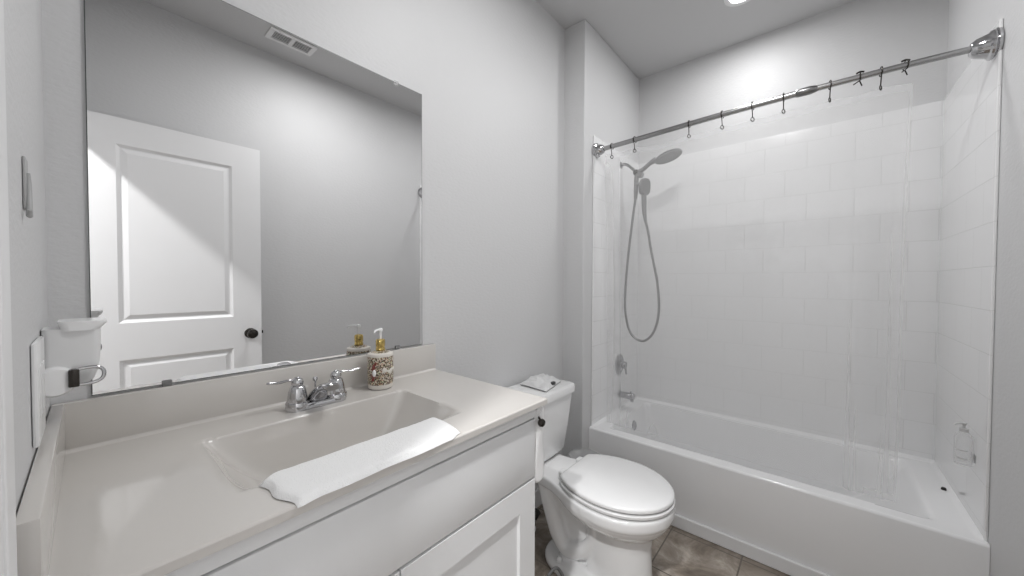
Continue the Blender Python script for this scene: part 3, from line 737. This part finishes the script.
for rr_, cnt in ((.018, 6), (.036, 12), (.054, 18), (.070, 24)):
    for k in range(cnt):
        a = 2*PI*k/cnt; lathe(bm, [(.0024, .013), (.0016, .0165)], hc+(fx_*math.cos(a)+fy_*math.sin(a))*rr_, nrm, n=6)
obj('spray_face', bm, GREY, sh)
# docking bracket and hand shower
bm = tube(bmesh.new(), [(px_, -.258, 1.995), (px_, -.256, 1.950), (px_, -.254, 1.890), (px_, -.252, 1.832)], [.014, .015, .014, .011], n=16)
obj('water_column', bm, NICKEL, sh)
bm = tube(bmesh.new(), [(px_, -.255, 1.93), (px_-.004, -.285, 1.925)], .012, sub=1); obj('holder', bm, GREY, sh)
bm = bmesh.new()
n2 = Vector((-.55, -.80, -.05)).normalized(); c2 = Vector((px_, -.312, 1.905)); fx2 = n2.cross(Vector((0, 0, 1))).normalized(); fz2 = fx2.cross(n2)
def pad(s, h): return [c2 + n2*h + fx2*(.040*s*math.copysign(abs(math.cos(a))**.7, math.cos(a))) + fz2*(.056*s*math.copysign(abs(math.sin(a))**.7, math.sin(a))) for a in [2*PI*k/40 for k in range(40)]]
ringloft(bm, [pad(.55, -.022), pad(.9, -.014), pad(1, -.002), pad(1, .008), pad(.93, .012), pad(.90, .0125)])
tube(bm, [c2+Vector((0, .004, -.035)), Vector((px_, -.310, 1.80)), Vector((px_, -.312, 1.74)), Vector((px_, -.322, 1.672))], [.017, .016, .014, .009], n=16)
hs = obj('hand_shower', bm, NICKEL, sh)
bm = ringloft(bmesh.new(), [pad(.86, .0125), pad(.84, .015)]); obj('spray_pad', bm, GREY, hs)
hp = [(-.322, 1.675), (-.340, 1.60), (-.359, 1.485), (-.385, 1.36), (-.402, 1.27), (-.414, 1.126), (-.405, 1.02), (-.375, .935), (-.330, .888), (-.290, .882), (-.245, .905), (-.212, .960), (-.190, 1.06), (-.186, 1.16), (-.192, 1.30), (-.205, 1.45), (-.222, 1.60), (-.240, 1.75), (-.252, 1.835)]
P = catmull([(px_, y, z) for y, z in hp], 14)
bm = bmesh.new(); rings = []; NS = len(P)
rr_ = [.0076 + .0009*(i % 2) for i in range(NS)]
rings = []
for i, p in enumerate(P):
    d = (P[min(i+1, NS-1)]-P[max(i-1, 0)]).normalized(); x = Vector((1, 0, 0)); y = d.cross(x)
    rings.append([p+(x*math.cos(2*PI*k/12)+y*math.sin(2*PI*k/12))*rr_[i] for k in range(12)])
ringloft(bm, rings); obj('hose', bm, NICKEL, sh, angle=80)

# ------------------------------------------------------------------ curtain rod, hooks, liner
RA, RB = Vector((2.088, YJ, 2.080)), Vector((2.088, W, 2.100))
def rodp(u):
    p = RA.lerp(RB, u); b_ = 4*u*(1-u)*.012*(u+.4); p.x -= b_*.6; p.z += b_; return p
rd = thing('curtain_rod', 'steel tension curtain rod across the tub opening', 'curtain rod', RA)
js = .665
bm = tube(bmesh.new(), [rodp(.03+(js-.03)*k/10) for k in range(11)], .0135, n=24, sub=3); obj('thick_tube', bm, STEEL, rd)
bm = tube(bmesh.new(), [rodp(js+(.97-js)*k/8) for k in range(9)], .0115, n=24, sub=3); obj('thin_tube', bm, STEEL, rd)
d = (rodp(js+.01)-rodp(js-.01)).normalized()
bm = lathe(bmesh.new(), [(.0135, -.040), (.0162, -.034), (.0170, -.010), (.0170, .008), (.0150, .022), (.0115, .034)], rodp(js), d, n=28); obj('collar', bm, NICKEL, rd)
fl = [(.052, 0), (.056, .004), (.056, .010), (.051, .013), (.053, .018), (.051, .024), (.044, .028), (.040, .040), (.034, .058), (.026, .068), (.022, .072), (.015, .073)]
obj('left_flange', lathe(bmesh.new(), [(r*.80, h*.85) for r, h in fl], (2.084, YJ, 2.080), (0, -1, 0), n=48), CHROME, rd)
obj('right_flange', lathe(bmesh.new(), [(r*.92, h*.9) for r, h in fl], (2.092, W+.0005, 2.100), (0, 1, 0), n=48), CHROME, rd)

def hook_bms(c):
    """closed ring over the rod, a stem and a small eye, centred on c (world)"""
    bm = bmesh.new()
    pts = []
    for k in range(17):
        a = math.radians(-60 + k*300/16); pts.append(c + Vector((-.0175*math.sin(a), 0, .0175*math.cos(a))) if False else c + Vector((.0175*math.cos(a), 0, .0175*math.sin(a))))
    pts.append(c+Vector((-.004, 0, -.028))); pts.append(c+Vector((0, 0, -.055)))
    tube(bm, pts, .0021, n=8, sub=3)
    eb = torus(bmesh.new(), c+Vector((0, 0, -.0625)), (.5, .85, 0), .0088, .0019, n=20)
    return bm, eb
def dup(root):
    r = root.copy(); C.objects.link(r)
    for ch in root.children:
        c = ch.copy(); C.objects.link(c); c.parent = r
    return r
# positions along the rod
ys_closed = [-.250, -.389, -.677, -.828, -.953, -1.069, -1.224, -1.374]
names_h = ['dark curtain hook nearest the left flange of the rod', 'dark curtain hook above the shower arm, second from the left flange',
 'dark curtain hook just right of the rain shower head, third from the left flange', 'dark curtain hook fourth from the left flange of the rod',
 'dark curtain hook fifth from the left flange of the rod', 'dark curtain hook just left of the rod collar', 'dark curtain hook just right of the rod collar',
 'dark closed curtain hook between the two open hooks']
first = None
for y, lb in zip(ys_closed, names_h):
    u = (y-YJ)/(W-YJ); c = rodp(u)
    if first is None:
        first = thing('curtain_hook', lb, 'curtain hook', c, 'curtain hooks on the rod'); a, b_ = hook_bms(c)
        obj('hook_wire', a, BRONZE, first); obj('hook_eye', b_, BRONZE, first); h = first
    else:
        h = dup(first); h.location = c; h['label'] = lb
    h.rotation_euler = (0, 0, random.uniform(-.25, .25))
c0 = rodp((-1.315-YJ)/(W-YJ))
op = thing('curtain_hook', 'dark curtain hook hanging open, first right of the collar pair', 'curtain hook', c0, 'curtain hooks on the rod')
bm = bmesh.new()
ang = [math.radians(a) for a in range(-75, 246, 20)]
tube(bm, [c0+Vector((.017*math.cos(a), .0, .017*math.sin(a))) for a in ang] + [c0+Vector((-.020, .020, -.032))], .0021, n=8, sub=3)
tube(bm, [c0+Vector((.004, 0, -.0165)), c0+Vector((.002, -.006, -.036))], .0021, n=8, sub=2)
obj('hook_wire', bm, BRONZE, op)
bm = tube(bmesh.new(), [c0+Vector((0, -.012, .017)), c0+Vector((0, 0, .021)), c0+Vector((0, .012, .017))], .0035, n=8); obj('hook_clasp', bm, BRONZE, op)
op['label'] = 'dark curtain hook hanging open between the two closed hooks right of the collar'
h = dup(op); h.location = rodp((-1.440-YJ)/(W-YJ)); h['label'] = 'dark curtain hook hanging open, nearest the right flange'; h.rotation_euler = (0, 0, .35)

def liner():
    bm = bmesh.new(); NU, NV = 260, 60; zt, zb = 2.045, .400; G = []
    for i in range(NU+1):
        u = i/NU; y = -.205 + (-1.462+.205)*u; col = []
        for j in range(NV+1):
            v = j/NV
            amp = .006*(.5+.5*sst(0, .5, v)) ; f = .55*math.sin(u*38+.8*math.sin(u*9)) + .45*math.sin(u*23+1.3)
            fold = .013*math.exp(-((u-.882)/.012)**2) + .010*math.exp(-((u-.962)/.010)**2) + .008*math.exp(-((u-.07)/.02)**2)
            x = 2.092 + .046*sst(0, .8, v) + amp*f*(.4+.6*sst(0, .15, v)) - fold*(.3+.7*v)
            z = zt+(zb-zt)*v
            if v < .2:  # sag between the hooks
                hs_ = [-.25, -.389, -.677, -.828, -.953, -1.069, -1.224, -1.374]
                dm = min(abs(y-q) for q in hs_); z -= .25*min(dm, .12)*(1-v/.2)*.5
            col.append(bm.verts.new((x, y + (.02*v*v*sst(.9, 1, u)) + .006*math.sin(v*5)*sst(.85, 1, u), z)))
        G.append(col)
    for i in range(NU):
        for j in range(NV):
            f = bm.faces.new((G[i][j], G[i+1][j], G[i+1][j+1], G[i][j+1]))
            f.material_index = 1 if (i >= NU-2 or j == 0 or j == NV-1 and i > NU-24) else 0
    return bm
cl = obj('shower_curtain_liner', liner(), [VINYL, HEM], angle=180)
tag(cl, 'clear vinyl shower curtain liner drawn across the tub', 'shower curtain')

# ------------------------------------------------------------------ things in the tub's right end
bx0, by0, bz0 = 2.185, W+.009+.026, .592
bo_ = thing('soap_pump', 'clear plastic soap pump fixed to the tiled right wall above the tub', 'soap pump', (bx0, by0, bz0))
bm = lathe(bmesh.new(), [(.018, .0), (.023, .004), (.024, .02), (.024, .100), (.021, .115), (.011, .125), (.010, .130)], (bx0, by0, bz0), n=36); obj('bottle_body', bm, CLEARP, bo_)
bm = lathe(bmesh.new(), [(.012, .126), (.012, .138), (.004, .140), (.004, .152), (.007, .154), (.007, .160), (.002, .161)], (bx0, by0, bz0), n=24)
tube(bm, [(bx0, by0, bz0+.157), (bx0-.014, by0+.02, bz0+.157), (bx0-.018, by0+.026, bz0+.151)], [.004, .0035, .003]); obj('pump_head', bm, LGREY, bo_)
obj('bracket', nb(bx0-.02, bx0+.02, W+.009, W+.014, bz0+.02, bz0+.05, bev=.002), CLEARP, bo_)
for z in (.030, .060):
    rg = []
    for k in range(9):
        a = math.radians(120+k*9); rg.append([(bx0+q*math.cos(a), by0+q*math.sin(a), bz0+z+dz) for q, dz in ((.0241, -.002), (.0245, -.002), (.0245, .002), (.0241, .002))])
    obj('label_line', ringloft(bmesh.new(), rg), LGREY, bo_)
bm = lathe(bmesh.new(), [(.008, .0), (.0085, .004), (.006, .010), (.001, .011)], (2.44, -1.625, TH), n=20)
tag(obj('black_stopper', bm, BLACK), 'small black stopper on the right end ledge of the tub', 'stopper')
